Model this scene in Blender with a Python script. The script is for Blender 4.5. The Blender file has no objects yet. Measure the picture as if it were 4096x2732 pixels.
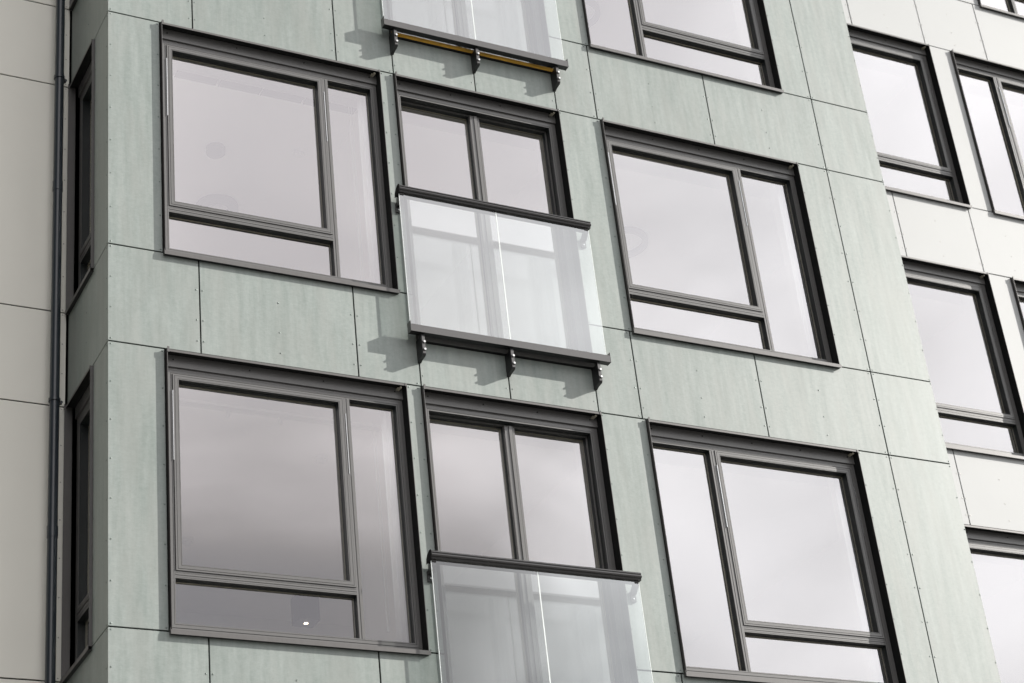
import bpy, bmesh, math, random
from mathutils import Matrix, Vector
random.seed(7)
S = bpy.context.scene
COL = S.collection

# ------------------------------------------------------------------ camera
cd = bpy.data.cameras.new('camera'); cam = bpy.data.objects.new('camera', cd); COL.objects.link(cam)
cd.sensor_width = 36; cd.sensor_fit = 'HORIZONTAL'; cd.lens = 69.279
cd.clip_start = .1; cd.clip_end = 3000
R = Matrix(((0.88937, -0.14350, -0.43408), (-0.44596, -0.48146, -0.75453), (-0.10072, 0.86464, -0.49219))).to_4x4()
cam.matrix_world = Matrix.Translation((-3.532, -11.8677, -10.2055)) @ R
cd.dof.use_dof = True; cd.dof.focus_distance = 15.0; cd.dof.aperture_fstop = 2.8
S.camera = cam

# ------------------------------------------------------------------ light
SUN = Vector((2.55, -1.0, 1.42)).normalized()
sl = bpy.data.lights.new('sun', 'SUN'); so = bpy.data.objects.new('sun', sl); COL.objects.link(so)
sl.energy = 4.3; sl.angle = math.radians(.6); sl.color = (1, .955, .90)
so.rotation_euler = SUN.to_track_quat('Z', 'Y').to_euler()
so.location = SUN * 60

w = bpy.data.worlds.new('World'); S.world = w; w.use_nodes = True
N = w.node_tree.nodes; L = w.node_tree.links; N.clear()
def wn(t, **k):
    n = N.new(t)
    for a, b in k.items(): setattr(n, a, b)
    return n
def wm(op, a, b=None, c=None):
    n = wn('ShaderNodeMath', operation=op)
    for i, v in enumerate((a, b, c)):
        if v is None: continue
        if isinstance(v, (int, float)): n.inputs[i].default_value = v
        else: L.new(v, n.inputs[i])
    return n.outputs[0]
sky = wn('ShaderNodeTexSky', sky_type='NISHITA', sun_disc=False)
sky.sun_elevation = math.asin(SUN.z); sky.sun_rotation = math.atan2(SUN.x, SUN.y)
sky.air_density = 1.0; sky.dust_density = 2.5
tc = wn('ShaderNodeTexCoord'); d = tc.outputs['Generated']
sep = wn('ShaderNodeSeparateXYZ'); L.new(d, sep.inputs[0])
dt = wn('ShaderNodeVectorMath', operation='DOT_PRODUCT'); L.new(d, dt.inputs[0]); dt.inputs[1].default_value = SUN
dot = wm('MAXIMUM', dt.outputs['Value'], 0.0)
glow = wm('POWER', dot, 2.2)
elev = wn('ShaderNodeMapRange'); L.new(sep.outputs['Z'], elev.inputs[0])
elev.inputs['From Min'].default_value = .22; elev.inputs['From Max'].default_value = .66
elev.inputs['To Min'].default_value = .78; elev.inputs['To Max'].default_value = 1.0
zc = wm('ADD', wm('MAXIMUM', sep.outputs['Z'], 0.0), .18)          # flatten the cloud layer towards the horizon
cx = wm('DIVIDE', sep.outputs['X'], zc); cy = wm('DIVIDE', sep.outputs['Y'], zc)
cv = wn('ShaderNodeCombineXYZ'); L.new(cx, cv.inputs[0]); L.new(cy, cv.inputs[1])
no = wn('ShaderNodeTexNoise'); L.new(cv.outputs[0], no.inputs['Vector'])
no.inputs['Scale'].default_value = 1.9; no.inputs['Detail'].default_value = 4; no.inputs['Roughness'].default_value = .48
no.inputs['Distortion'].default_value = .5
nm = wn('ShaderNodeMapRange'); L.new(no.outputs[0], nm.inputs[0])
nm.inputs['From Min'].default_value = .3; nm.inputs['From Max'].default_value = .7
nm.inputs['To Min'].default_value = .72; nm.inputs['To Max'].default_value = 1.18
# a darker cloud bank low over the street opposite, and a duller western sky
wob = wm('MULTIPLY', wm('SUBTRACT', no.outputs[0], .5), .22)
bz = wn('ShaderNodeMapRange', interpolation_type='SMOOTHSTEP'); L.new(wm('ADD', sep.outputs['Z'], wob), bz.inputs[0])
bz.inputs['From Min'].default_value = .36; bz.inputs['From Max'].default_value = .56
bx_ = wn('ShaderNodeMapRange', interpolation_type='SMOOTHSTEP'); L.new(wm('ADD', sep.outputs['X'], wob), bx_.inputs[0])
bx_.inputs['From Min'].default_value = .42; bx_.inputs['From Max'].default_value = .54
wfade = wn('ShaderNodeMapRange', interpolation_type='SMOOTHSTEP'); L.new(sep.outputs['X'], wfade.inputs[0])
wfade.inputs['From Min'].default_value = .22; wfade.inputs['From Max'].default_value = -.08
bank = wn('ShaderNodeMapRange'); L.new(wm('MAXIMUM', wm('MAXIMUM', bz.outputs[0], bx_.outputs[0]), wfade.outputs[0]), bank.inputs[0])
bank.inputs['To Min'].default_value = .38; bank.inputs['To Max'].default_value = 1.0
west = wn('ShaderNodeMapRange'); L.new(sep.outputs['X'], west.inputs[0])
west.inputs['From Min'].default_value = -.60; west.inputs['From Max'].default_value = -.20
west.inputs['To Min'].default_value = .08; west.inputs['To Max'].default_value = 1.0
df = wn('ShaderNodeVectorMath', operation='DOT_PRODUCT'); L.new(d, df.inputs[0]); df.inputs[1].default_value = Vector((-.24, -.87, .42)).normalized()
fill_lobe = wm('POWER', wm('MAXIMUM', df.outputs['Value'], 0.0), 11.0)          # bright lobe added to the sky to light the shaded left wall
inten = wm('MULTIPLY', wm('MULTIPLY', wm('MULTIPLY_ADD', fill_lobe, 22.0, wm('MULTIPLY_ADD', glow, 14.4, 1.3)), elev.outputs[0]), nm.outputs[0])
veil = wn('ShaderNodeMapRange', interpolation_type='SMOOTHSTEP'); L.new(wm('ABSOLUTE', wm('SUBTRACT', wm('ADD', sep.outputs['X'], wm('MULTIPLY', wob, .4)), .27)), veil.inputs[0])
veil.inputs['From Min'].default_value = .04; veil.inputs['From Max'].default_value = .19
veil.inputs['To Min'].default_value = .83; veil.inputs['To Max'].default_value = 1.0
inten = wm('MULTIPLY', wm('MULTIPLY', wm('MULTIPLY', inten, veil.outputs[0]), bank.outputs[0]), west.outputs[0])
tint = wn('ShaderNodeMapRange', interpolation_type='SMOOTHSTEP'); L.new(sep.outputs['X'], tint.inputs[0]); tint.inputs['From Min'].default_value = .36; tint.inputs['From Max'].default_value = .54
tcol = wn('ShaderNodeMix', data_type='RGBA'); L.new(tint.outputs[0], tcol.inputs['Factor']); tcol.inputs['A'].default_value = (1.0, .968, .972, 1); tcol.inputs['B'].default_value = (.985, .995, 1.01, 1)
cc = wn('ShaderNodeVectorMath', operation='SCALE'); L.new(tcol.outputs['Result'], cc.inputs[0])
L.new(inten, cc.inputs['Scale'])
cover = wn('ShaderNodeMapRange'); L.new(no.outputs[0], cover.inputs[0])
cover.inputs['From Min'].default_value = .28; cover.inputs['From Max'].default_value = .5
cover.inputs['To Min'].default_value = .75; cover.inputs['To Max'].default_value = .97
mx = wn('ShaderNodeMix', data_type='RGBA'); L.new(cover.outputs[0], mx.inputs['Factor'])
L.new(sky.outputs[0], mx.inputs['A']); L.new(cc.outputs[0], mx.inputs['B'])
bg = wn('ShaderNodeBackground'); bg.inputs[1].default_value = .100; L.new(mx.outputs['Result'], bg.inputs[0])
wo = wn('ShaderNodeOutputWorld'); L.new(bg.outputs[0], wo.inputs[0])

S.view_settings.view_transform = 'Standard'; S.view_settings.look = 'None'
S.view_settings.exposure = .70; S.view_settings.gamma = 1.0
S.render.engine = 'CYCLES'
S.cycles.max_bounces = 10; S.cycles.transparent_max_bounces = 16; S.cycles.glossy_bounces = 6

# ------------------------------------------------------------------ materials
def mat(name):
    m = bpy.data.materials.new(name); m.use_nodes = True; m.node_tree.nodes.clear(); return m
def nn(m, t, **k):
    n = m.node_tree.nodes.new(t)
    for a, b in k.items(): setattr(n, a, b)
    return n
def ln(m, a, b): m.node_tree.links.new(a, b)
def principled(name, col, rough=.5, metal=0.0, var=.0, scale=(8, 8, 8), bump=0.0, bscale=60, spec=.5, rvar=0.0, coat=0.0, detail=6):
    m = mat(name); o = nn(m, 'ShaderNodeOutputMaterial'); p = nn(m, 'ShaderNodeBsdfPrincipled'); ln(m, p.outputs[0], o.inputs[0])
    p.inputs['Base Color'].default_value = (*col, 1); p.inputs['Roughness'].default_value = rough
    p.inputs['Metallic'].default_value = metal; p.inputs['Specular IOR Level'].default_value = spec
    if coat: p.inputs['Coat Weight'].default_value = coat; p.inputs['Coat Roughness'].default_value = .15
    t = nn(m, 'ShaderNodeTexCoord'); mp = nn(m, 'ShaderNodeMapping'); ln(m, t.outputs['Object'], mp.inputs[0])
    mp.inputs['Scale'].default_value = scale
    n = nn(m, 'ShaderNodeTexNoise'); ln(m, mp.outputs[0], n.inputs['Vector']); n.inputs['Scale'].default_value = 1; n.inputs['Detail'].default_value = detail
    if var:
        mr = nn(m, 'ShaderNodeMapRange'); ln(m, n.outputs[0], mr.inputs[0])
        mr.inputs['From Min'].default_value = .25; mr.inputs['From Max'].default_value = .75
        mr.inputs['To Min'].default_value = 1 - var; mr.inputs['To Max'].default_value = 1 + var
        s = nn(m, 'ShaderNodeVectorMath', operation='SCALE'); s.inputs[0].default_value = col; ln(m, mr.outputs[0], s.inputs['Scale'])
        ln(m, s.outputs[0], p.inputs['Base Color'])
    if rvar:
        mr = nn(m, 'ShaderNodeMapRange'); ln(m, n.outputs[0], mr.inputs[0])
        mr.inputs['From Min'].default_value = .25; mr.inputs['From Max'].default_value = .75
        mr.inputs['To Min'].default_value = rough - rvar; mr.inputs['To Max'].default_value = rough + rvar
        ln(m, mr.outputs[0], p.inputs['Roughness'])
    if bump:
        n2 = nn(m, 'ShaderNodeTexNoise'); ln(m, t.outputs['Object'], n2.inputs['Vector']); n2.inputs['Scale'].default_value = bscale; n2.inputs['Detail'].default_value = 4
        b = nn(m, 'ShaderNodeBump'); b.inputs['Strength'].default_value = bump; b.inputs['Distance'].default_value = .002
        ln(m, n2.outputs[0], b.inputs['Height']); ln(m, b.outputs[0], p.inputs['Normal'])
    return m

def cement(name, c0, c1, rough):
    """fibre cement board: soft vertical streaks, mottling and fine horizontal crazing"""
    m = mat(name); o = nn(m, 'ShaderNodeOutputMaterial'); p = nn(m, 'ShaderNodeBsdfPrincipled'); ln(m, p.outputs[0], o.inputs[0])
    p.inputs['Specular IOR Level'].default_value = .48
    t = nn(m, 'ShaderNodeTexCoord'); at = nn(m, 'ShaderNodeAttribute', attribute_name='panel_shift')
    ad = nn(m, 'ShaderNodeVectorMath', operation='ADD'); ln(m, t.outputs['Object'], ad.inputs[0]); ln(m, at.outputs['Vector'], ad.inputs[1])
    def noise(sc, det, ro):
        mp = nn(m, 'ShaderNodeMapping'); ln(m, ad.outputs[0], mp.inputs[0]); mp.inputs['Scale'].default_value = sc
        n = nn(m, 'ShaderNodeTexNoise'); ln(m, mp.outputs[0], n.inputs['Vector']); n.inputs['Scale'].default_value = 1
        n.inputs['Detail'].default_value = det; n.inputs['Roughness'].default_value = ro; return n.outputs[0]
    a = noise((17, 17, 1.9), 4, .6)       # vertical streaks
    b = noise((26, 26, 26), 5, .65)       # mottle
    c = noise((38, 38, 120), 3, .6)       # fine crazing
    e = noise((1.1, 1.1, .8), 2, .5)      # broad clouding
    def mth(op, x, y):
        n = nn(m, 'ShaderNodeMath', operation=op)
        for i, v in enumerate((x, y)):
            if isinstance(v, (int, float)): n.inputs[i].default_value = v
            else: ln(m, v, n.inputs[i])
        return n.outputs[0]
    s = mth('ADD', mth('ADD', mth('MULTIPLY', a, .42), mth('MULTIPLY', b, .22)), mth('ADD', mth('MULTIPLY', c, .18), mth('MULTIPLY', e, .18)))
    cr = nn(m, 'ShaderNodeValToRGB'); ln(m, s, cr.inputs[0])
    cr.color_ramp.elements[0].position = .38; cr.color_ramp.elements[0].color = (*c0, 1)
    cr.color_ramp.elements[1].position = .64; cr.color_ramp.elements[1].color = (*c1, 1)
    hue = noise((7, 7, 1.3), 3, .55)       # warmer, greyer weathered streaks
    hm = nn(m, 'ShaderNodeMapRange'); ln(m, hue, hm.inputs[0]); hm.inputs['From Min'].default_value = .42; hm.inputs['From Max'].default_value = .68
    hm.inputs['To Min'].default_value = 0; hm.inputs['To Max'].default_value = .40
    hx = nn(m, 'ShaderNodeMix', data_type='RGBA'); ln(m, hm.outputs[0], hx.inputs['Factor']); ln(m, cr.outputs[0], hx.inputs['A']); hx.inputs['B'].default_value = (.270, .284, .264, 1)
    wn_ = nn(m, 'ShaderNodeTexWhiteNoise', noise_dimensions='3D'); ln(m, at.outputs['Vector'], wn_.inputs['Vector'])     # board to board difference
    bv = nn(m, 'ShaderNodeMapRange'); ln(m, wn_.outputs['Value'], bv.inputs[0]); bv.inputs['To Min'].default_value = .95; bv.inputs['To Max'].default_value = 1.05
    bs = nn(m, 'ShaderNodeVectorMath', operation='SCALE'); ln(m, hx.outputs['Result'], bs.inputs[0]); ln(m, bv.outputs[0], bs.inputs['Scale'])
    ln(m, bs.outputs[0], p.inputs['Base Color'])
    mr = nn(m, 'ShaderNodeMapRange'); ln(m, s, mr.inputs[0]); mr.inputs['From Min'].default_value = .35; mr.inputs['From Max'].default_value = .65
    mr.inputs['To Min'].default_value = rough - .03; mr.inputs['To Max'].default_value = rough + .03; ln(m, mr.outputs[0], p.inputs['Roughness'])
    bp = nn(m, 'ShaderNodeBump'); bp.inputs['Strength'].default_value = .12; bp.inputs['Distance'].default_value = .002
    ln(m, mth('ADD', b, c), bp.inputs['Height']); ln(m, bp.outputs[0], p.inputs['Normal'])
    return m

def glass(name, refl, tint, gcol=(1, 1, 1), wav=.0, rough=0.0):
    """reflective pane: clear view through it plus a mirror reflection that grows towards grazing angles"""
    m = mat(name); o = nn(m, 'ShaderNodeOutputMaterial'); mixn = nn(m, 'ShaderNodeMixShader'); ln(m, mixn.outputs[0], o.inputs[0])
    tr = nn(m, 'ShaderNodeBsdfTransparent'); tr.inputs[0].default_value = (*tint, 1)
    gl = nn(m, 'ShaderNodeBsdfGlossy'); gl.inputs['Roughness'].default_value = rough; gl.inputs['Color'].default_value = (*gcol, 1)
    ge = nn(m, 'ShaderNodeNewGeometry'); dp_ = nn(m, 'ShaderNodeVectorMath', operation='DOT_PRODUCT'); ln(m, ge.outputs['Incoming'], dp_.inputs[0]); ln(m, ge.outputs['Normal'], dp_.inputs[1])
    def mth(op, x, y, z=None):
        n = nn(m, 'ShaderNodeMath', operation=op)
        for i, v in enumerate((x, y, z)):
            if v is None: continue
            if isinstance(v, (int, float)): n.inputs[i].default_value = v
            else: ln(m, v, n.inputs[i])
        return n.outputs[0]
    gr = mth('POWER', mth('SUBTRACT', 1.0, mth('ABSOLUTE', dp_.outputs['Value'], 0)), 5.0)       # Schlick
    k_ = mth('MULTIPLY_ADD', gr, 1 - refl, refl)
    k = mth('MULTIPLY', mth('MINIMUM', k_, 1.0), mth('SUBTRACT', 1.0, ge.outputs['Backfacing']))   # one mirror layer per sheet
    ln(m, k, mixn.inputs[0]); ln(m, tr.outputs[0], mixn.inputs[1]); ln(m, gl.outputs[0], mixn.inputs[2])
    if wav:
        t = nn(m, 'ShaderNodeTexCoord'); n2 = nn(m, 'ShaderNodeTexNoise'); ln(m, t.outputs['Object'], n2.inputs['Vector']); n2.inputs['Scale'].default_value = 1.3; n2.inputs['Detail'].default_value = 1
        b = nn(m, 'ShaderNodeBump'); b.inputs['Strength'].default_value = 1; b.inputs['Distance'].default_value = wav
        ln(m, n2.outputs[0], b.inputs['Height']); ln(m, b.outputs[0], gl.inputs['Normal'])
    return m
def emit(name, col, s):
    m = mat(name); o = nn(m, 'ShaderNodeOutputMaterial'); e = nn(m, 'ShaderNodeEmission'); ln(m, e.outputs[0], o.inputs[0])
    e.inputs[0].default_value = (*col, 1); e.inputs[1].default_value = s; return m

M = dict(
 green=cement('green_fibre_cement', (.205, .243, .224), (.310, .346, .328), .45),
 beige=principled('beige_board_shaded', (.84, .83, .75), .48, var=.02, scale=(2, 2, 2), bump=.05, bscale=150, spec=.5),  # lightened to offset the shade on the left wing
 beige_sunlit=principled('beige_board_sunlit', (.43, .445, .442), .60, var=.02, scale=(2, 2, 2), bump=.05, bscale=150, spec=.4),  # same beige board, darkened to offset the sun on the right wing
 back=principled('black_membrane_and_shade', (.004, .005, .005), .9, var=.2),  # backing membrane; also painted shade on soffits and jamb linings
 frame=principled('grey_powder_coat', (.132, .131, .128), .34, var=.06, scale=(60, 60, 60), bump=.10, bscale=500, spec=.6, metal=.1),
 trim=principled('folded_grey_sheet', (.112, .108, .105), .40, var=.07, scale=(40, 40, 6), bump=.08, bscale=400, spec=.55, metal=.1),
 railface=principled('grey_rail_face', (.105, .103, .102), .30, var=.06, scale=(60, 60, 60), spec=.6, metal=.2),
 dark=principled('black_bracket_and_shade', (.016, .017, .018), .38, var=.1, spec=.5),  # brackets; also painted shade under the channel and sills
 gasket_shade=principled('gasket_and_reveal_shade', (.012, .016, .016), .5, var=.15),  # real gaskets; also painted shade in the glazing reveals
 rail=principled('dark_anodised_rail', (.050, .049, .049), .27, var=.06, scale=(60, 60, 60), spec=.6, metal=.4),
 rivet=principled('painted_rivet', (.17, .20, .185), .3, metal=.5, var=.1),
 rivetb=principled('beige_rivet', (.5, .49, .45), .3, metal=.2, var=.1),
 steel=principled('zinc_bolt', (.75, .75, .74), .28, metal=.9, var=.05),
 white=principled('white_plaster', (.90, .885, .87), .8, var=.02, bump=.05, bscale=80),
 ceil=principled('white_ceiling', (.86, .85, .85), .85, var=.02),
 floor=principled('oak_floor', (.58, .49, .38), .5, var=.25, scale=(2, 30, 2)),
 amber=principled('amber_film', (.88, .50, .07), .30, var=.30, scale=(7, 7, 30), spec=.6),
 spacer=principled('warm_spacer', (.50, .47, .38), .6, var=.1),
 pipe=principled('blue_grey_pipe', (.022, .030, .038), .34, var=.08, spec=.6),
 grille=principled('grey_grille', (.02, .022, .03), .6, var=.1),
 plastic=principled('white_plastic', (.72, .72, .72), .4, var=.02),
 curtain=principled('white_reveal_strip', (.92, .92, .93), .9, var=.02),  # for the added strips that stand in for lit reveals
 lampdark=principled('dark_lamp_body', (.06, .07, .08), .4, var=.1),
 wood=principled('pale_wood', (.55, .38, .22), .5, var=.2, scale=(3, 3, 30)),
 pave=principled('grey_paving', (.10, .098, .095), .85, var=.25, scale=(1.2, 1.2, 1.2), bump=.4, bscale=8),
 pane=glass('window_glass', .43, (.95, .96, .95), (.985, .958, .972), .0012),
 bal=glass('balustrade_glass', .36, (.88, .905, .895), (.97, .985, .99), .0006),
 edge=principled('glass_edge_glint', (.90, .96, .94), .35, var=.03, spec=.8),  # near white: glint of the pane edges put into the colour
 bright=principled('bright_strip', (.85, .87, .88), .12, metal=.8, var=.03),
 bulb=emit('warm_bulb', (1, .82, .62), 5),
)

# ------------------------------------------------------------------ mesh builder
class MB:
    def __init__(s): s.v = []; s.f = []; s.mi = []; s.sh = []; s.cur = 0; s.shift = (0, 0, 0); s.smooth = []
    def poly(s, pts, faces, smooth=False):
        o = len(s.v); s.v += [tuple(p) for p in pts]; s.sh += [s.shift] * len(pts)
        for f in faces: s.f.append([o + i for i in f]); s.mi.append(s.cur); s.smooth.append(smooth)
    def box(s, x0, x1, y0, y1, z0, z1):
        if x0 > x1: x0, x1 = x1, x0
        if y0 > y1: y0, y1 = y1, y0
        if z0 > z1: z0, z1 = z1, z0
        s.poly([(x0,y0,z0),(x1,y0,z0),(x1,y1,z0),(x0,y1,z0),(x0,y0,z1),(x1,y0,z1),(x1,y1,z1),(x0,y1,z1)],
               [(0,3,2,1),(4,5,6,7),(0,1,5,4),(1,2,6,5),(2,3,7,6),(3,0,4,7)])
    def ring(s, x0, x1, z0, z1, prof):
        """mitred rectangular frame; prof = [(inset, y depth)]"""
        k = len(prof); pts = []
        for (cx, cz, sx, sz) in ((x0, z0, 1, 1), (x1, z0, -1, 1), (x1, z1, -1, -1), (x0, z1, 1, -1)):
            pts += [(cx + sx*i, y, cz + sz*i) for i, y in prof]
        fs = []
        for c in range(4):
            n = (c + 1) % 4
            for j in range(k - 1): fs.append((c*k+j, n*k+j, n*k+j+1, c*k+j+1))
        s.poly(pts, fs)
    def bar(s, axis, a0, a1, prof):
        """extruded profile. axis 'z': prof = [(x,y)] ; axis 'x': prof = [(y,z)]"""
        k = len(prof)
        if axis == 'z': pts = [(p, q, a0) for p, q in prof] + [(p, q, a1) for p, q in prof]
        else: pts = [(a0, p, q) for p, q in prof] + [(a1, p, q) for p, q in prof]
        fs = [(i, (i+1) % k, k + (i+1) % k, k + i) for i in range(k)] + [tuple(range(k-1, -1, -1)), tuple(range(k, 2*k))]
        s.poly(pts, fs)
    def cyl(s, c, r, h, axis='z', n=20, r2=None):
        r2 = r if r2 is None else r2; pts = []
        for rr, t in ((r, 0), (r2, h)):
            for i in range(n):
                a = 2*math.pi*i/n; u, v = rr*math.cos(a), rr*math.sin(a)
                pts.append({'z': (c[0]+u, c[1]+v, c[2]+t), 'y': (c[0]+u, c[1]+t, c[2]+v), 'x': (c[0]+t, c[1]+u, c[2]+v)}[axis])
        o = len(s.f)
        s.poly(pts, [(i, (i+1) % n, n + (i+1) % n, n + i) for i in range(n)], True)
        s.poly(pts, [tuple(range(n-1, -1, -1)), tuple(range(n, 2*n))])
    def tube(s, c, ro, ri, z0, z1, n=48):
        """flat ring about z"""
        pts = []
        for r, z in ((ro, z0), (ro, z1), (ri, z1), (ri, z0)):
            pts += [(c[0]+r*math.cos(2*math.pi*i/n), c[1]+r*math.sin(2*math.pi*i/n), z) for i in range(n)]
        s.poly(pts, [(a*n+i, a*n+(i+1) % n, ((a+1) % 4)*n+(i+1) % n, ((a+1) % 4)*n+i) for a in range(4) for i in range(n)])
    def rivet(s, x, z, y=0.0, r=.0064, h=.0028, side=False):
        n = 8; pts = []
        for rr, t in ((r, 0), (r*.8, h*.65), (0, h)):
            if rr == 0: pts.append((x, y - t, z))
            else: pts += [(x + rr*math.cos(2*math.pi*i/n), y - t, z + rr*math.sin(2*math.pi*i/n)) for i in range(n)]
        if side: pts = [(q[1] - y - 0.0, x - (q[0] - x) + 0.0, q[2]) for q in pts]   # onto a wall facing -X: x is the y position there
        fs = [(i, (i+1) % n, n + (i+1) % n, n + i) for i in range(n)] + [(n+i, n+(i+1) % n, 2*n) for i in range(n)]
        s.poly(pts, fs, True)
    def mesh(s, name, mats):
        me = bpy.data.meshes.new(name); me.from_pydata(s.v, [], s.f)
        for mm in mats: me.materials.append(mm)
        me.polygons.foreach_set('material_index', s.mi); me.polygons.foreach_set('use_smooth', s.smooth)
        if any(q != (0, 0, 0) for q in s.sh):
            at = me.attributes.new('panel_shift', 'FLOAT_VECTOR', 'POINT'); at.data.foreach_set('vector', [c for q in s.sh for c in q])
        bm = bmesh.new(); bm.from_mesh(me); bmesh.ops.recalc_face_normals(bm, faces=bm.faces); bm.to_mesh(me); bm.free()
        me.update(); return me

def link(name, data, parent=None, loc=(0, 0, 0), rz=0.0, label=None, cat=None, group=None, kind=None):
    o = bpy.data.objects.new(name, data); COL.objects.link(o)
    o.parent = parent; o.location = loc; o.rotation_euler = (0, 0, rz)
    if label: o['label'] = label
    if cat: o['category'] = cat
    if group: o['group'] = group
    if kind: o['kind'] = kind
    return o

# ------------------------------------------------------------------ ground
g = MB(); g.box(-400, 400, -400, 400, -12.3, -11.8)
link('pavement', g.mesh('pavement', [M['pave']]), kind='structure')

# ------------------------------------------------------------------ the three things that stand here
bay = link('green_building_wing', None, None, (0, 0, -11.8), label='pale green fibre cement clad apartment block projecting forward between two beige wings', cat='building')
lw = link('beige_building_wing', None, None, (-4, 1.05, -11.8), label='shaded plain beige wall with dark downpipe, set back left of the green block', cat='building', group='beige wings beside the green block')
rw = link('beige_building_wing', None, None, (8, 1.05, -11.8), label='bright sunlit beige clad wall with dark framed windows, set back right of the green block', cat='building', group='beige wings beside the green block')
def rel(p, q=(0, 0, 0)): return tuple(a - b for a, b in zip(q, p.location))

# ------------------------------------------------------------------ window
H = 2.172
FR = .065      # depth of the frame face behind the cladding
GD = .114      # depth of the glass
_cache = {}
def wparts(kind):
    """meshes of one window type in its own coordinates: x right, z up from the casing top, y into the wall"""
    if kind in _cache: return _cache[kind]
    w = {'A': 1.885, 'B': 1.56, 'CL': 2.085, 'CR': 2.085, 'S': .65}[kind]
    h = 2.60 if kind == 'B' else H
    out = []
    # casing: top lip + soffit, side jambs, header panel
    c = MB()
    c.box(0, w, -.023, -.020, -.030, -.012)                       # front of lip
    c.cur = 1; c.box(.0005, w - .0005, -.0199, FR + .03, -.0155, -.0125); c.cur = 0   # soffit sheet, its shade painted in as near black
    c.box(-.0035, 0, -.030, FR + .03, -h, -.004)                  # left jamb sheet
    c.box(w, w + .0035, -.023, FR + .03, -h, -.012)
    c.cur = 1; c.box(w - .0012, w - .0002, -.0215, FR + .03, -h, -.0158); c.cur = 0    # jamb lining sheet with the jamb's shade painted in
    c.box(-.0035, .012, -.034, -.0305, -.040, .004)                  # folded corner tab
    c.box(w - .010, w + .004, -.0265, -.0235, -.034, -.009)
    c.cur = 3; c.box(.0015, w - .0015, .050, .078, -.111, -.0157); c.cur = 0                       # header panel
    if kind != 'S':
        n = max(2, round(w / .58))
        for i in range(n + 1):
            c.cur = 1; c.cyl((.066 + (w - .132) * i / n, .0465, -.052), .006, .0035, 'y', 8); c.cur = 0
        c.cur = 2; c.cyl((w - .035, .0, -.035), .009, .05, 'y', 12); c.cyl((w - .05, .018, -.035), .007, .032, 'y', 10); c.cur = 0
    out.append(('casing', c, ['trim', 'back', 'spacer', 'frame']))
    # fixed frame (this is the window mesh itself)
    f = MB(); x0, x1, zt, zb = .004, w - .004, -.112, -h + .003
    if kind == 'B':
        prof = [(0, .10), (0, .066), (.022, .066), (.022, .071), (.025, .071), (.025, .063), (.052, .063), (.052, .068), (.055, .068), (.055, .064), (.066, .064), (.066, .125), (.080, .125), (.080, .19)]
        f.ring(x0, x1, zb, zt + .012, prof)
        f.cur = 0
        f.box(.738, .772, .105, .17, -h + .08, -.18); f.box(.7735, .800, .098, .17, -h + .08, -.18)
        f.cur = 1; f.box(.800, .806, .125, .17, -h + .08, -.18); f.cur = 0
        f.box(.806, .812, .105, .18, -h + .08, -.18); f.box(.8125, .828, .112, .18, -h + .08, -.18)
    else:
        prof = [(0, .10), (0, FR), (.018, FR), (.018, FR+.007), (.0215, FR+.007), (.0215, FR-.002), (.043, FR-.002), (.043, FR+.005), (.046, FR+.005), (.046, FR-.001), (.055, FR-.001), (.055, .135)]
        f.ring(x0, x1, zb + .028, zt, prof)
        f.box(x0, x1, FR + .012, .155, zb, zb + .0275)
        for k in range(3): f.box(x0 + .02, x1 - .02, FR + .002 + .003*k, FR + .0115, zb + .002 + .009*k, zb + .008 + .009*k)
    f.cur = 1  # reveal faces in near black, shade painted into the colour
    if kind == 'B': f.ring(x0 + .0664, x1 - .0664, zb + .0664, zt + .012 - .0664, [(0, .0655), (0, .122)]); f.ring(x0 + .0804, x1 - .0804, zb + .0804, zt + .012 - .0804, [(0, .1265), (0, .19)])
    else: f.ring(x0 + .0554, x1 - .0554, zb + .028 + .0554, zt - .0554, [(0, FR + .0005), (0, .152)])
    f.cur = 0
    # divisions
    zs = -1.703                                                       # top of transom
    def mull(m, a, b, z0, z1, y0=FR):
        m.box(a, a + (b-a)*.38, y0, .155, z0, z1); m.box(a + (b-a)*.38, a + (b-a)*.46, y0 + .007, .155, z0, z1); m.box(a + (b-a)*.46, b, y0 - .002, .155, z0, z1)
        m.cur = 1; m.box(a - .0012, a - .0001, y0 + .001, .155, z0, z1); m.cur = 0  # thin sheet painting shade on the mullion's reveal side
    def trans(m, a, b):
        z = zs
        for t, dy in ((.012, 0), (.003, .008), (.014, -.002), (.003, .007), (.012, 0), (.002, .006), (.008, -.001)):
            m.box(a, b, FR + dy, .155, z - t, z); z -= t
        m.cur = 1; m.box(a, b, FR + .0015, .155, z - .0012, z - .0001); m.cur = 0  # thin sheet painting shade under the transom
        return z
    panes = []; sashes = []; hing = []
    L0, R0 = .059, w - .059
    if kind in ('A', 'CL', 'CR', 'S'):
        if kind == 'A': a, b = 1.398, 1.441
        elif kind == 'CL': a, b = 1.430, 1.474
        elif kind == 'CR': a, b = .611, .655
        if kind == 'S': sl_, sr = L0, R0
        elif kind == 'CR': sl_, sr = b, R0
        else: sl_, sr = L0, a
        if kind != 'S':
            mull(f, a, b, zb + .083 - .002, zt - .055 + .001)
            if kind == 'CR': panes.append((L0, a, -2.092, -.167))
            else: panes.append((b, R0, -2.092, -.167))
        zbt = trans(f, sl_ + (.0 if sl_ > .06 else .0), sr)
        panes.append((sl_, sr, -2.092, zbt))
        panes.append((sl_ + .045, sr - .045, -1.655, -.209))
        sashes.append((sl_ + .005, sr - .004, zs + .003, -.169 + .006))
        if kind != 'S':
            hl = sl_ + .001; hing.append(hl); hing.append(sr + .004 if kind != 'CR' else sr + .006)
    out.insert(0, ('window', f, ['frame', 'gasket_shade']))
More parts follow.
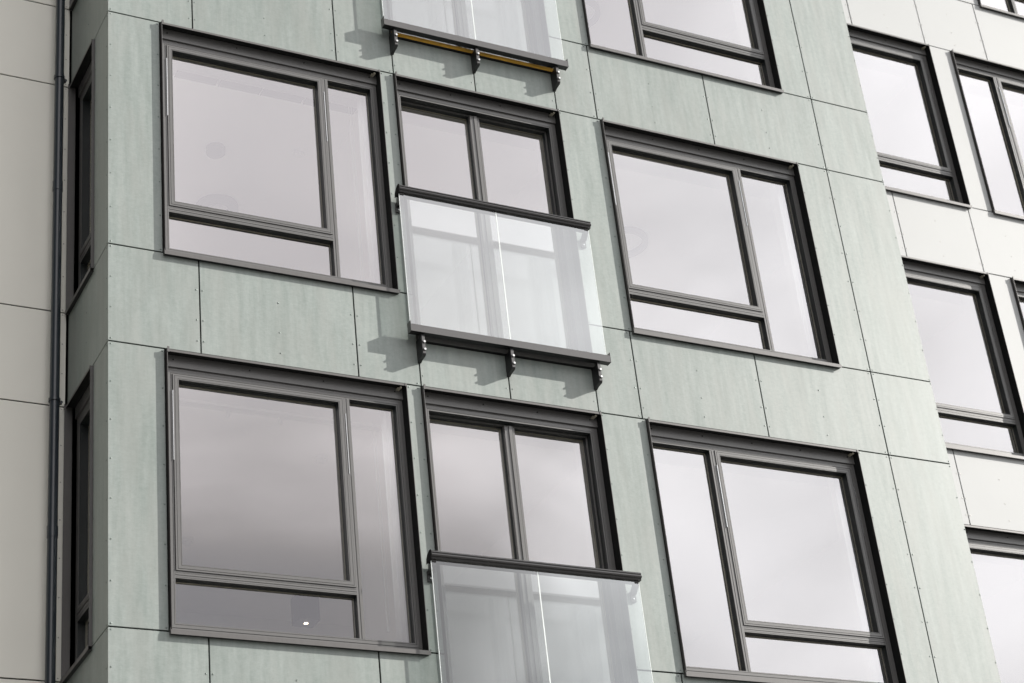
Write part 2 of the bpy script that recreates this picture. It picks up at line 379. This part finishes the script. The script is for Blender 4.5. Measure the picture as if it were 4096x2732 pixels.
    for (a, b, c0, c1) in sashes:
        s = MB(); y = .058
        s.ring(a, b, c0, c1, [(0, .10), (0, y), (.012, y), (.012, y+.006), (.015, y+.006), (.015, y-.001), (.036, y-.001), (.036, y+.005), (.0385, y+.005), (.0385, y), (.044, y), (.044, .125)])
        s.cur = 1; s.ring(a + .0444, b - .0444, c0 + .0444, c1 - .0444, [(0, .0585), (0, .148)])  # sash reveal, shade painted in as near black
        out.append(('sash', s, ['frame', 'gasket_shade']))
    if kind == 'B': panes = [(.083, .738, -h + .08, -.178), (.828, w - .083, -h + .08, -.178)]
    gd = .158 if kind == 'B' else GD
    for (a, b, c0, c1) in panes:
        p = MB(); p.box(a - .004, b + .004, gd, gd + .006, c0 - .004, c1 + .004)
        out.append(('pane', p, ['pane']))
    # dark glazing bead, warm inner edge
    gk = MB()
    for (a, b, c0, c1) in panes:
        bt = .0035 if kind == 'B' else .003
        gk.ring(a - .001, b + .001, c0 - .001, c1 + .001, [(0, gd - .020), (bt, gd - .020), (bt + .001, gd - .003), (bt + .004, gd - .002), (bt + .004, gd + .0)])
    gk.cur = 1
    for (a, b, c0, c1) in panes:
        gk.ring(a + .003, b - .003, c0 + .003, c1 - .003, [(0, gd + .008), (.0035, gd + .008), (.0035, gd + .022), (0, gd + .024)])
    out.append(('glazing_bead', gk, ['gasket_shade', 'spacer']))
    if hing:
        for x0_, zl in ((hing[0], -.86), (hing[1] - .003, -.80)):
            hb = MB(); hb.box(x0_, x0_ + .0035, FR - .010, FR + .012, zl, -.30)
            out.append(('hinge_strip', hb, ['bright']))
    # sill
    s = MB()
    if kind == 'B':
        s.box(-.004, w + .004, -.028, -.025, -h - .004, -h + .036); s.cur = 1; s.box(-.004, w + .004, -.0249, FR + .03, -h - .004, -h - .001); s.cur = 0  # underside sheet has its shade painted in
    else:
        s.bar('x', -.010, w + .012, [(-.032, -h - .034), (-.032, -h - .002), (FR + .02, -h + .006), (FR + .02, -h + .002), (-.029, -h - .006), (-.029, -h - .034)])
        s.cur = 1; s.box(-.003, w + .005, -.028, .02, -h - .030, -h - .027); s.cur = 0  # dark sheet painting the shade below the sill
        s.bar('z', -h - .030, -h + .012, [(-.0125, -.030), (-.0105, -.030), (-.0045, -.010), (-.0045, .03), (-.0065, .03), (-.0125, -.008)])
    out.append(('sill', s, ['frame' if kind == 'B' else 'trim', 'dark']))
    res = [(n, m.mesh(n, [M[k] for k in ms])) for n, m, ms in out]
    _cache[kind] = res; return res

def window(parent, kind, x, z, y=0.0, rz=0.0, label=None, grp=None, amber=False):
    parts = wparts(kind)
    o = link('window', parts[0][1], parent, rel(parent, (x, y, z)), rz, label=label, group=grp)
    for n, me in parts[1:]:
        if amber and n == 'sill':
            me = me.copy(); me.materials[0] = M['amber']
        c = link(n, me, o)
        if amber and n == 'sill': c['label'] = 'amber coloured sill strip under the balcony glass'
    return o

# front of the green block
XA, XB, XC = .43, 2.46, 4.46
wg = 'windows in the green front'
window(bay, 'A', XA, 0, label='upper left three-pane window beside the corner', grp=wg)
window(bay, 'A', XA, -3, label='lower left three-pane window beside the corner', grp=wg)
window(bay, 'B', XB, 3, label='top two-pane balcony window above amber strip', grp=wg, amber=True)
window(bay, 'B', XB, 0, label='middle two-pane balcony window', grp=wg)
window(bay, 'B', XB, -3, label='lowest two-pane balcony window', grp=wg)
window(bay, 'CR', XC, 3, label='top right window of the green front with narrow left pane', grp=wg)
window(bay, 'CL', XC, 0, label='middle right window of the green front with narrow right pane', grp=wg)
window(bay, 'CR', XC, -3, label='bottom right window of the green front with narrow left pane', grp=wg)
# narrow windows in the shaded return wall
for z, t in ((3, 'top'), (0, 'upper'), (-3, 'lower')):
    window(bay, 'S', 0.0, z, y=1.02, rz=-math.pi/2, label=t + ' narrow dark window in the shaded side wall', grp='narrow side windows')
# right wing
for x, z, t in ((7.56, 3, 'top window beside the green block edge'), (7.56, 0, 'middle window beside the green block edge'), (7.56, -3, 'bottom window beside the green block edge'),
                (9.975, 3, 'upper far right window with narrow left pane'), (9.975, 0, 'lower far right window at the picture edge'), (10.62, 6, 'window corner at the top right edge of the photo')):
    window(rw, 'CR', x, z, y=1.05, label=t, grp='windows in the sunlit beige wall')

# ------------------------------------------------------------------ cladding
GAP = .0055
def panel(mb, x0, x1, z0, z1, y=0.0, th=.009, side=False):
    mb.shift = (random.uniform(-9, 9), random.uniform(-9, 9), random.uniform(-9, 9))
    dy = random.uniform(0, .0012)
    e = .0012                                                # tiny arris
    a0, a1, c0, c1 = x0 + GAP, x1 - GAP, z0 + GAP, z1 - GAP
    if side: mb.box(dy, th + dy, a0, a1, c0, c1)
    else:
        y = y + dy
        pts = [(a0+e, y, c0+e), (a1-e, y, c0+e), (a1-e, y, c1-e), (a0+e, y, c1-e), (a0, y+e, c0), (a1, y+e, c0), (a1, y+e, c1), (a0, y+e, c1),
               (a0, y+th, c0), (a1, y+th, c0), (a1, y+th, c1), (a0, y+th, c1)]
        mb.poly(pts, [(0,1,2,3), (0,4,5,1), (1,5,6,2), (2,6,7,3), (3,7,4,0), (4,8,9,5), (5,9,10,6), (6,10,11,7), (7,11,8,4), (8,11,10,9)])
    mb.shift = (0, 0, 0)
front = MB(); inner = MB(); rects = []
XE = 7.568
def fp(x0, x1, z0, z1, bx0=None, bx1=None, bz0=None, bz1=None):
    panel(front, x0, x1, z0, z1)
    rects.append((bx0 if bx0 is not None else max(x0, .0005), bx1 if bx1 is not None else x1, bz0 if bz0 is not None else z0, bz1 if bz1 is not None else z1))
TALL = [-.023 - .3043*k for k in range(8)]
J = [.693, 1.936, 2.454, 3.226, 4.013, 4.424, 5.656, 6.894, XE]
rv = []
def col(x, zs, base): rv.extend((x, base + z) for z in zs)
SP4 = [-2.197, -2.457, -2.716, -2.976]; SP3 = [-2.457, -2.716, -2.894]
for base in (3, 0, -3):
    zt, zm, zbm = base, base - 2.176, base - 3
    hasA = base < 3
    # tall strips beside the windows
    if hasA: fp(-GAP, .419, zm, zt, bx1=XA)
    else: fp(-GAP, .693, zm, zt); fp(.693, 1.936, zm, zt); fp(1.936, 2.448, zm, zt, bx1=XB)
    if hasA: fp(2.319, 2.452, zm, zt, bx0=2.315, bx1=XB); col(2.345, TALL, base); col(2.424, TALL, base)
    fp(4.021, 4.454, zm, zt, bx0=4.02, bx1=XC); fp(6.548, 6.894, zm, zt, bx0=6.545); fp(6.894, XE, zm, zt)
    col(.020, TALL, base)
    if hasA: col(.399, TALL, base)
    for x in (4.048, 4.422, 6.578, 6.866, 6.920, XE - .013): col(x, TALL, base)
    # spandrel
    ws = zm - .002
    fp(-GAP, .693, zbm, zm); fp(.693, 1.936, zbm, zm); fp(1.936, 2.454, zbm, zm, bx1=XB)
    fp(2.454, 3.226, zbm, base - 2.604, bx0=XB, bz1=base-2.6); fp(3.226, 4.018, zbm, base - 2.604, bx1=4.02, bz1=base-2.6)
    fp(4.018, 4.424, zbm, zm, bx0=4.02); fp(4.424, 5.656, zbm, zm); fp(5.656, 6.894, zbm, zm); fp(6.894, XE, zbm, zm)
    col(.020, SP4, base)
    for x in (.667, .716, 1.313, 1.907, 1.962, 4.450, 5.037, 5.630, 5.682, 6.275): col(x, SP3, base)
    for x in (2.475, 3.198, 3.250, 3.988): col(x, [-2.905], base)
    col(2.424, [-2.978], base); col(4.040, [-2.986], base)
    for x in (4.396, 6.868, 6.920, XE - .013): col(x, SP4, base)
# plain courses above and below
for z0, z1 in ((3, 3.824), (3.824, 6), (-8.176, -6), (-9, -8.176), (-11.8, -9)):
    xs = [0, .693, 1.936, 2.454, 3.226, 4.018, 4.424, 5.656, 6.894, XE]
    for a, b in zip(xs, xs[1:]): fp(a if a else -GAP, b, z0, z1)
front.cur = 1
for x, z in rv:
    if -6 < z < 3.1: front.rivet(x, z, .0)
o = link('cladding', front.mesh('cladding', [M['green'], M['rivet']]), bay, rel(bay))
o['label'] = 'pale green streaked cement panels of the sunlit front'
# backing behind the cladding, with the window openings left free
bk = MB()
for (a, b, c, d_) in rects:
    if a < .01: a = .012
    bk.cur = 0; bk.box(a, b, .030, .060, c, d_)
    bk.cur = 1; bk.box(a, b, .095, .45, c, d_)
    bk.cur = 0; bk.box(a, b, .060, .0948, c, d_)
link('inner_wall', bk.mesh('inner_wall', [M['back'], M['white']]), bay, rel(bay))

# return wall x = 0, y .0 .. 1.05
sd = MB(); sb = MB()
Y0, Y1 = .0115, 1.046
for base in (3, 0, -3):
    zm, zb_ = base - 2.176, base - 3
    panel(sd, Y0 - GAP, .368, zm, base, side=True); panel(sd, 1.024, Y1 + GAP, zm, base, side=True)
    panel(sd, Y0 - GAP, Y1 + GAP, zb_, zm, side=True)
    for (a, b, c, d_) in ((.45, 1.02, zb_, zm), (.30, .37, zm, base), (1.02, 1.30, zm, base), (1.02, 1.30, zb_, zm)):
        if a == .30: a = .45; continue
        sb.cur = 0; sb.box(.030, .094, a, b, c, d_); sb.cur = 1; sb.box(.095, .40, a, b, c, d_)
    sb.cur = 0; sb.box(.030, .094, .0955, .3695, zm, base); sb.box(.030, .094, .0955, .449, zb_, zm)
for z0, z1 in ((3, 3.824), (3.824, 6), (-8.176, -6), (-9, -8.176), (-11.8, -9)):
    panel(sd, Y0 - GAP, Y1 + GAP, z0, z1, side=True); sb.cur = 0; sb.box(.03, .094, .0955, 1.3, z0, z1)
sd.cur = 1
for base in (3, 0, -3):
    for z in TALL: sd.rivet(.040, base + z, .0, side=True); sd.rivet(.345, base + z, .0, side=True)
    for z in SP4: sd.rivet(.040, base + z, .0, side=True); sd.rivet(.55, base + z, .0, side=True)
o = link('side_cladding', sd.mesh('side_cladding', [M['green'], M['rivet']]), bay, rel(bay))
o['label'] = 'dark shaded green panels of the return wall'
link('side_inner_wall', sb.mesh('side_inner_wall', [M['back'], M['white']]), bay, rel(bay))

# interior of the block: one open room per storey
rm = MB()
for base in (3, 0, -3):
    zc_, zf = base - .13, base - 2.64
    rm.cur = 0; rm.box(.40, 7.4, .4505, 4.6, zc_, zc_ + .46)
    rm.cur = 1; rm.box(.40, 7.4, .4505, 4.6, zf - .03, zf)
    rm.cur = 2; rm.box(.40, 7.4, 4.35, 4.45, zc_ - .42, zc_); rm.box(.40, 7.4, 4.35, 4.45, zf, zf + .25);  # unseen rear wall left open to let light onto the ceilings
    for q in (.40, 2.2, 4.18, 5.9, 7.2): rm.box(q, q + .2, 4.35, 4.45, zf + .25, zc_ - .42)
    rm.box(7.30, 7.4, .4505, 4.35, zf, zc_); rm.box(.30, .3995, 1.30, 4.45, zf, zc_)
    rm.box(2.345, 2.43, .4505, 1.2, zf, zc_); rm.box(4.18, 4.30, .4505, 4.35, zf, zc_)
link('room_shell', rm.mesh('room_shell', [M['ceil'], M['floor'], M['white']]), bay, rel(bay))
sh = MB(); sh.box(XE - .02, XE, .0105, 1.05, -11.8, 6); sh.box(.03, XE-.02, .06, 4.9, 6.0, 6.2)
sh.box(XE - .02, XE, 1.06, 4.9, -11.8, 6)
link('outer_shell', sh.mesh('outer_shell', [M['back']]), bay, rel(bay))

# ------------------------------------------------------------------ French balcony balustrade
def balustrade_meshes():
    if 'bal' in _cache: return _cache['bal']
    X0, X1 = 2.350 - XB, 4.118 - XB            # relative to the window's left edge
    r = []
    b = MB()                                   # bottom channel
    b.box(X0, X1, -.124, -.121, -2.590, -2.528)
    b.cur = 2; b.box(X0, X1, -.1209, -.066, -2.590, -2.586); b.cur = 0  # bottom plate darkened, underside shade put into its colour
    b.box(X0, X1, -.070, -.066, -2.5858, -2.505)
    b.box(X0 + .0005, X1 - .0005, -.1205, -.0935, -2.586, -2.540); b.box(X0 + .0005, X1 - .0005, -.0795, -.0705, -2.586, -2.520)
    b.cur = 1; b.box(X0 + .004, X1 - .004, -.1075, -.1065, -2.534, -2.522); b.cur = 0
    b.box(X0 - .003, X0 - .0002, -.125, -.062, -2.592, -2.500); b.box(X1 + .0002, X1 + .003, -.125, -.062, -2.592, -2.500)
    r.append(('balustrade', b, ['railface', 'gasket_shade', 'dark']))
    hr = MB()                                  # handrail: rounded outside, flat below
    prof = [(-.034, -1.294), (-.038, -1.266), (-.066, -1.238), (-.090, -1.224), (-.112, -1.222), (-.121, -1.229), (-.1225, -1.238), (-.117, -1.2415), (-.1175, -1.246), (-.124, -1.249), (-.1265, -1.258), (-.123, -1.268), (-.113, -1.272), (-.109, -1.286), (-.060, -1.290)]
    hr.bar('x', X0 + .004, X1, prof)
    cap = [(-.030, -1.302), (-.036, -1.262), (-.058, -1.234), (-.090, -1.217), (-.114, -1.216), (-.128, -1.230), (-.130, -1.258), (-.122, -1.278), (-.108, -1.292), (-.060, -1.300)]
    hr.cur = 1; hr.bar('x', X0, X0 + .004, cap)
    hr.cur = 0
    r.append(('handrail', hr, ['rail', 'back']))
    for sgn, x in ((0, X0 + .015), (1, X1 - .050)):
        k = MB()                               # arm from the rail end back to the wall, with its foot plate
        k.bar('x', x, x + .035, [(-.095, -1.288), (-.060, -1.288), (-.050, -1.302), (-.012, -1.340), (-.012, -1.372), (-.040, -1.372), (-.085, -1.325)])
        k.box(x - .004, x + .042, -.016, -.002, -1.425, -1.345)
        k.cur = 1
        for zz in (-1.365, -1.402): k.cyl((x + .019, -.024, zz), .006, .010, 'y', 10)
        r.append(('rail_support', k, ['rail', 'steel']))
    mid = 3.232 - XB
    for a, c in ((X0 + .012, mid - .003), (mid + .003, X1 - .014)):
        q = MB(); q.box(a, c, -.0895, -.0810, -2.560, -1.275)
        q.cur = 1; q.box(a - .0022, a + .0012, -.0912, -.0897, -2.545, -1.296); q.box(c - .0012, c + .0022, -.0912, -.0897, -2.545, -1.296); q.box(a - .0022, a - .0002, -.0896, -.0803, -2.545, -1.296)  # white strips painting the bright glint along the pane edges
        r.append(('glass_panel', q, ['bal', 'edge']))
    for x in (2.454 - XB, 3.226 - XB, 4.013 - XB):
        q = MB()
        q.bar('x', x - .014, x + .014, [(-.002, -2.610), (-.098, -2.610), (-.102, -2.616), (-.102, -2.768), (-.094, -2.780), (-.040, -2.786), (-.002, -2.800)])
        q.box(x - .014, x + .014, -.102, -.062, -2.6095, -2.593)
        q.cur = 3; q.box(x - .0115, x + .0138, -.1045, -.1022, -2.764, -2.612)
        q.cur = 1
        for zz in (-2.665, -2.732): q.cyl((x + .004, -.1175, zz), .0095, .0098, 'y', 12)
        q.cur = 2
        for zz in (-2.665, -2.732): q.cyl((x + .004, -.1078, zz), .0125, .0035, 'y', 12)
        r.append(('bracket', q, ['dark', 'steel', 'back', 'railface']))
    _cache['bal'] = [(n, m.mesh(n, [M[k] for k in ms])) for n, m, ms in r]
    return _cache['bal']
for z, t in ((3, 'top'), (0, 'middle'), (-3, 'lowest')):
    ps = balustrade_meshes()
    o = link('balustrade', ps[0][1], bay, rel(bay, (XB, 0, z if z > -1 else z - .207)), label=t + ' glass balcony balustrade', group='glass balustrades on the green front')
    for n, me in ps[1:]: link(n, me, o)

# ------------------------------------------------------------------ beige wings
def wing(parent, xs_by_row, y, riv, rects_b, name, mt='beige'):
    p = MB()
    for (x0, x1, z0, z1) in xs_by_row: panel(p, x0, x1, z0, z1, y=y)
    p.cur = 1
    for x, z in riv: p.rivet(x, z, y, r=.006)
    link('cladding', p.mesh('cladding', [M[mt], M['rivetb']]), parent, rel(parent))
    b = MB()
    for (x0, x1, z0, z1) in rects_b:
        b.cur = 0; b.box(x0, x1, y + .030, y + .0948, z0, z1); b.cur = 1; b.box(x0, x1, y + .095, y + .45, z0, z1)
    link('inner_wall', b.mesh('inner_wall', [M['back'], M['white']]), parent, rel(parent))
YB = 1.05
rowsL = []; rivL = []
zz_ = [6, 3.824, 3, .824, 0, -2.176, -3, -5.176, -6, -8.176, -9, -11.8]
for zt, zb_ in zip(zz_, zz_[1:]):
    for a, b in ((-2.6, -.012), (-5.2, -2.6), (-7.8, -5.2)): rowsL.append((a, b, zb_, zt))
for base in (3, 0, -3):
    for z in TALL + SP4: rivL.append((-.045, base + z))
wing(lw, rowsL, YB, rivL, [(-7.8, -.03, -11.8, 6)], 'l')
rowsR = []; rectR = []; rivR = []
for base in (6, 3, 0, -3, -6):
    zt, zm, zb_ = base, base - 2.176, base - 3
    last = base == -6
    if base == 6:
        for a, b in ((7.58, 8.62), (8.62, 9.62), (9.62, 10.611)): rowsR.append((a, b, zm, zt)); 
        rectR += [(7.58, 10.62, zm, zt), (12.705, 16, zm, zt)]; rowsR.append((12.71, 16, zm, zt))
    elif last:
        for a, b in ((7.58, 8.62), (8.62, 9.62), (9.62, 10.505), (10.505, 12.07), (12.07, 16)): rowsR.append((a, b, zm, zt)); rectR.append((a, b, zm, zt))
    else:
        rowsR += [(9.650, 9.964, zm, zt), (12.064, 16, zm, zt)]; rectR += [(9.645, 9.975, zm, zt), (12.06, 16, zm, zt)]
        if base == -3: rowsR.append((9.964, 12.064, zm, zt)); rectR.append((9.975, 12.06, zm, zt))
        rivR += [(9.672, base + z) for z in TALL] + [(9.945, base + z) for z in TALL]
    jx = [7.58, 8.62, 9.62, 10.505, 12.07, 16] 
    for a, b in zip(jx, jx[1:]):
        rowsR.append((a, b, zb_, zm)); rectR.append((a, b, zb_, zm))
        if a > 7.6: rivR += [(a + .023, base + z) for z in SP3]
        rivR += [((a+b)/2, base + z) for z in SP3] + [(b - .023, base + z) for z in SP3]
rowsR += [(7.58, 9.62, -11.8, -9), (9.62, 16, -11.8, -9)]; rectR += [(7.58, 16, -11.8, -9)]
wing(rw, rowsR, YB, [q for q in rivR if -6 < q[1] < 5], rectR, 'r', 'beige_sunlit')
rr = MB()
for base in (6, 3, 0, -3):
    zc_, zf = base - .13, base - 2.64
    rr.cur = 0; rr.box(7.6, 16, 1.5005, 5.6, zc_, zc_ + .46); rr.cur = 1; rr.box(7.6, 16, 1.5005, 5.6, zf - .03, zf)
    rr.cur = 2; rr.box(7.6, 16, 5.3, 5.4, zc_ - .42, zc_); rr.box(7.6, 16, 5.3, 5.4, zf, zf + .25); rr.box(9.76, 9.86, 1.5005, 5.3, zf, zc_); rr.box(7.6, 7.7, 1.5005, 5.3, zf, zc_); rr.box(15.9, 16, 1.5005, 5.3, zf, zc_)  # rear opened out of view so light reaches these ceilings
link('room_shell', rr.mesh('room_shell', [M['ceil'], M['floor'], M['white']]), rw, rel(rw))
rs = MB(); rs.box(7.58, 16, 1.09, 5.9, 6.335, 6.5)
link('outer_shell', rs.mesh('outer_shell', [M['back']]), rw, rel(rw))
ls = MB(); ls.box(-7.8, -.04, 1.51, 5, -11.8, 6.2); link('outer_shell', ls.mesh('outer_shell', [M['back']]), lw, rel(lw))

# downpipe in the left corner
dp = MB(); PX, PY = -.135, .915
dp.cyl((PX, PY, -11.75), .0365, 17.6, 'z', 28)
for z in (-1.15, -4.15, 1.85): dp.cyl((PX, PY, z), .040, .09, 'z', 28)
po = link('downpipe', dp.mesh('downpipe', [M['pipe']]), lw, rel(lw), label='dark blue-grey round drainpipe in the corner')
for z in (3.0, -.03, -3.03, -6.03):
    c = MB(); c.cyl((PX, PY, z - .012), .044, .024, 'z', 28); c.cyl((PX + .01, PY, z), .008, 1.055 - PY, 'y', 10); c.box(PX - .02, PX + .055, PY + .042, PY + .052, z - .01, z + .01)
    c.cyl((PX + .055, PY + .01, z), .012, .03, 'y', 10)
    link('pipe_clamp', c.mesh('pipe_clamp', [M['pipe']]), po)

# ------------------------------------------------------------------ things inside, faint behind the panes
def thing(name, loc, label, cat, group=None): return link(name, None, None, loc, label=label, cat=cat, group=group)
def part(name, parent, fn, mats):
    m = MB(); fn(m); return link(name, m.mesh(name, [M[k] for k in mats]), parent)
# ring lamps
def ring_lamp(x, y, z, ro, ri, label):
    t = thing('ring_lamp', (x, y, z), label, 'ceiling lamp', 'ring shaped ceiling lamps')
    part('lamp_ring', t, lambda m: m.tube((0, 0), ro, ri, -.055, -.004), ['grille'])
    part('ceiling_mount', t, lambda m: m.cyl((0, 0, -.035), ri * .42, .033, 'z', 32), ['plastic'])
ring_lamp(1.64, 2.14, -.13, .19, .105, 'grey ring ceiling lamp behind the upper left window')
ring_lamp(5.50, 1.52, -.13, .26, .21, 'faint thin ring lamp behind the middle right window')
ring_lamp(5.52, 1.75, 2.87, .26, .21, 'faint thin ring lamp behind the top right window')
t = thing('ceiling_lamp', (1.335, 1.30, -.13), 'round grey drum lamp on the ceiling behind the upper left window', 'ceiling lamp')
part('lamp_shade', t, lambda m: m.cyl((0, 0, -.060), .082, .056, 'z', 36), ['grille'])
part('ceiling_mount', t, lambda m: m.cyl((0, 0, -.004), .05, .003, 'z', 24), ['plastic'])
def detector(x, y, z, label):
    t = thing('smoke_detector', (x, y, z), label, 'smoke detector', 'smoke detectors')
    part('detector_body', t, lambda m: (m.cyl((0, 0, -.030), .050, .028, 'z', 28)), ['plastic'])
    part('detector_vent', t, lambda m: (m.cyl((0, 0, -.050), .032, .016, 'z', 24, r2=.040), m.cyl((0, 0, -.034), .036, .003, 'z', 24)), ['plastic', ])
detector(2.035, 1.12, -.13, 'round white smoke detector behind the upper left window')
detector(2.05, 1.08, -3.13, 'round white smoke detector at the top of the lower left window')
detector(1.537, 2.83, -3.13, 'small white smoke detector low in the lower left window')
# ceiling grilles near the panes
def vent(z, xs, label):
    t = thing('ceiling_vent', (xs[0][0], .42, z), label, 'vent', 'ceiling vents by the windows')
    for a, b in xs:
        def fn(m, a=a, b=b):
            a -= xs[0][0]; b -= xs[0][0]
            for k in range(7): m.box(a, b, -.035 + k*.0115, -.035 + k*.0115 + .0085, -.012, -.002)
            m.box(a, a + .006, -.036, .045, -.0135, -.0125)
        part('grille', t, fn, ['grille'])
vent(-.13, [(.69, 1.04), (1.065, 1.42), (1.435, 1.79), (1.815, 2.00), (2.02, 2.27)][:5], 'row of grey slatted vents along the top of the upper left window')
# curtain track with glides, lower left
t = thing('curtain_track', (.62, .50, -3.13), 'white curtain track with clips along the top of the lower left window', 'curtain track')
part('track', t, lambda m: m.box(0, 1.68, -.012, .012, -.030, -.002), ['plastic'])
for x in (.44, .86, 1.30): part('track_clip', t, lambda m, x=x: (m.box(x, x + .022, -.02, .02, -.062, -.031), m.box(x + .004, x + .018, -.012, .012, -.085, -.0625)), ['plastic'])
for z, zb2, lab in ((0, -1.93, 'thin white blind cord in the narrow pane of the upper left window'), (-3, -4.86, 'thin white blind cord in the narrow pane of the lower left window')):
    t = thing('blind_cord', (2.185, .36, z - .13), lab, 'cord', 'blind cords')
    part('cord', t, lambda m: (m.cyl((0, 0, zb2 - z + .13), .0035, -zb2 + z - .16, 'z', 8), m.cyl((.022, 0, zb2 - z + .16), .003, -zb2 + z - .19, 'z', 8)), ['plastic'])
    part('cord_weight', t, lambda m: m.cyl((.004, 0, zb2 - z + .10), .009, .04, 'z', 10), ['plastic'])
# spot lamp deep in the lower left room
t = thing('spot_lamp', (2.96, 3.75, -3.13), 'lit dark spot lamp glowing low in the lower left window', 'spot lamp')
part('lamp_body', t, lambda m: m.box(-.10, .10, -.10, .10, -.27, -.005), ['lampdark'])
part('bulb', t, lambda m: m.cyl((0, 0, -.274), .020, .0035, 'z', 20), ['bulb'])

# pale folded strips added to stand in for the lit right hand jamb reveals
def curtain(x0, x1, z, label, folds=3):
    t = thing('curtain', (x0, .205, z - .155), label, 'curtain', 'pale strips added for lit reveals')  # not a real curtain: added stand-in for a lit jamb reveal
    def fn(m):
        n = folds * 10; pts = []; w_ = x1 - x0
        for k, zz in enumerate((0.0, -.6, -1.2, -1.9)):
            for i in range(n + 1):
                a = i / n; pts.append((a * w_, .016 * math.sin(a * folds * 2 * math.pi + .35 * k), zz))
        m.poly(pts, [(r_ * (n+1) + i, r_ * (n+1) + i + 1, (r_+1) * (n+1) + i + 1, (r_+1) * (n+1) + i) for r_ in range(3) for i in range(n)], True)
    c = part('reveal_strip', t, fn, ['curtain'])
    sm = c.modifiers.new('thickness', 'SOLIDIFY'); sm.thickness = .002
    part('reveal_strip_rod', t, lambda m: m.cyl((-.01, 0, .010), .008, x1 - x0 + .02, 'x', 12), ['plastic'])
curtain(2.195, 2.305, 0, 'added pale strip for the lit jamb reveal behind the narrow pane of the upper left window')
curtain(2.190, 2.305, -3, 'added pale strip for the lit jamb reveal behind the narrow pane of the lower left window')
curtain(6.43, 6.535, 0, 'added pale strip for the lit jamb reveal behind the narrow pane of the middle right window')
curtain(6.41, 6.535, -3, 'added pale strip for the lit jamb reveal behind the big pane of the bottom right window')
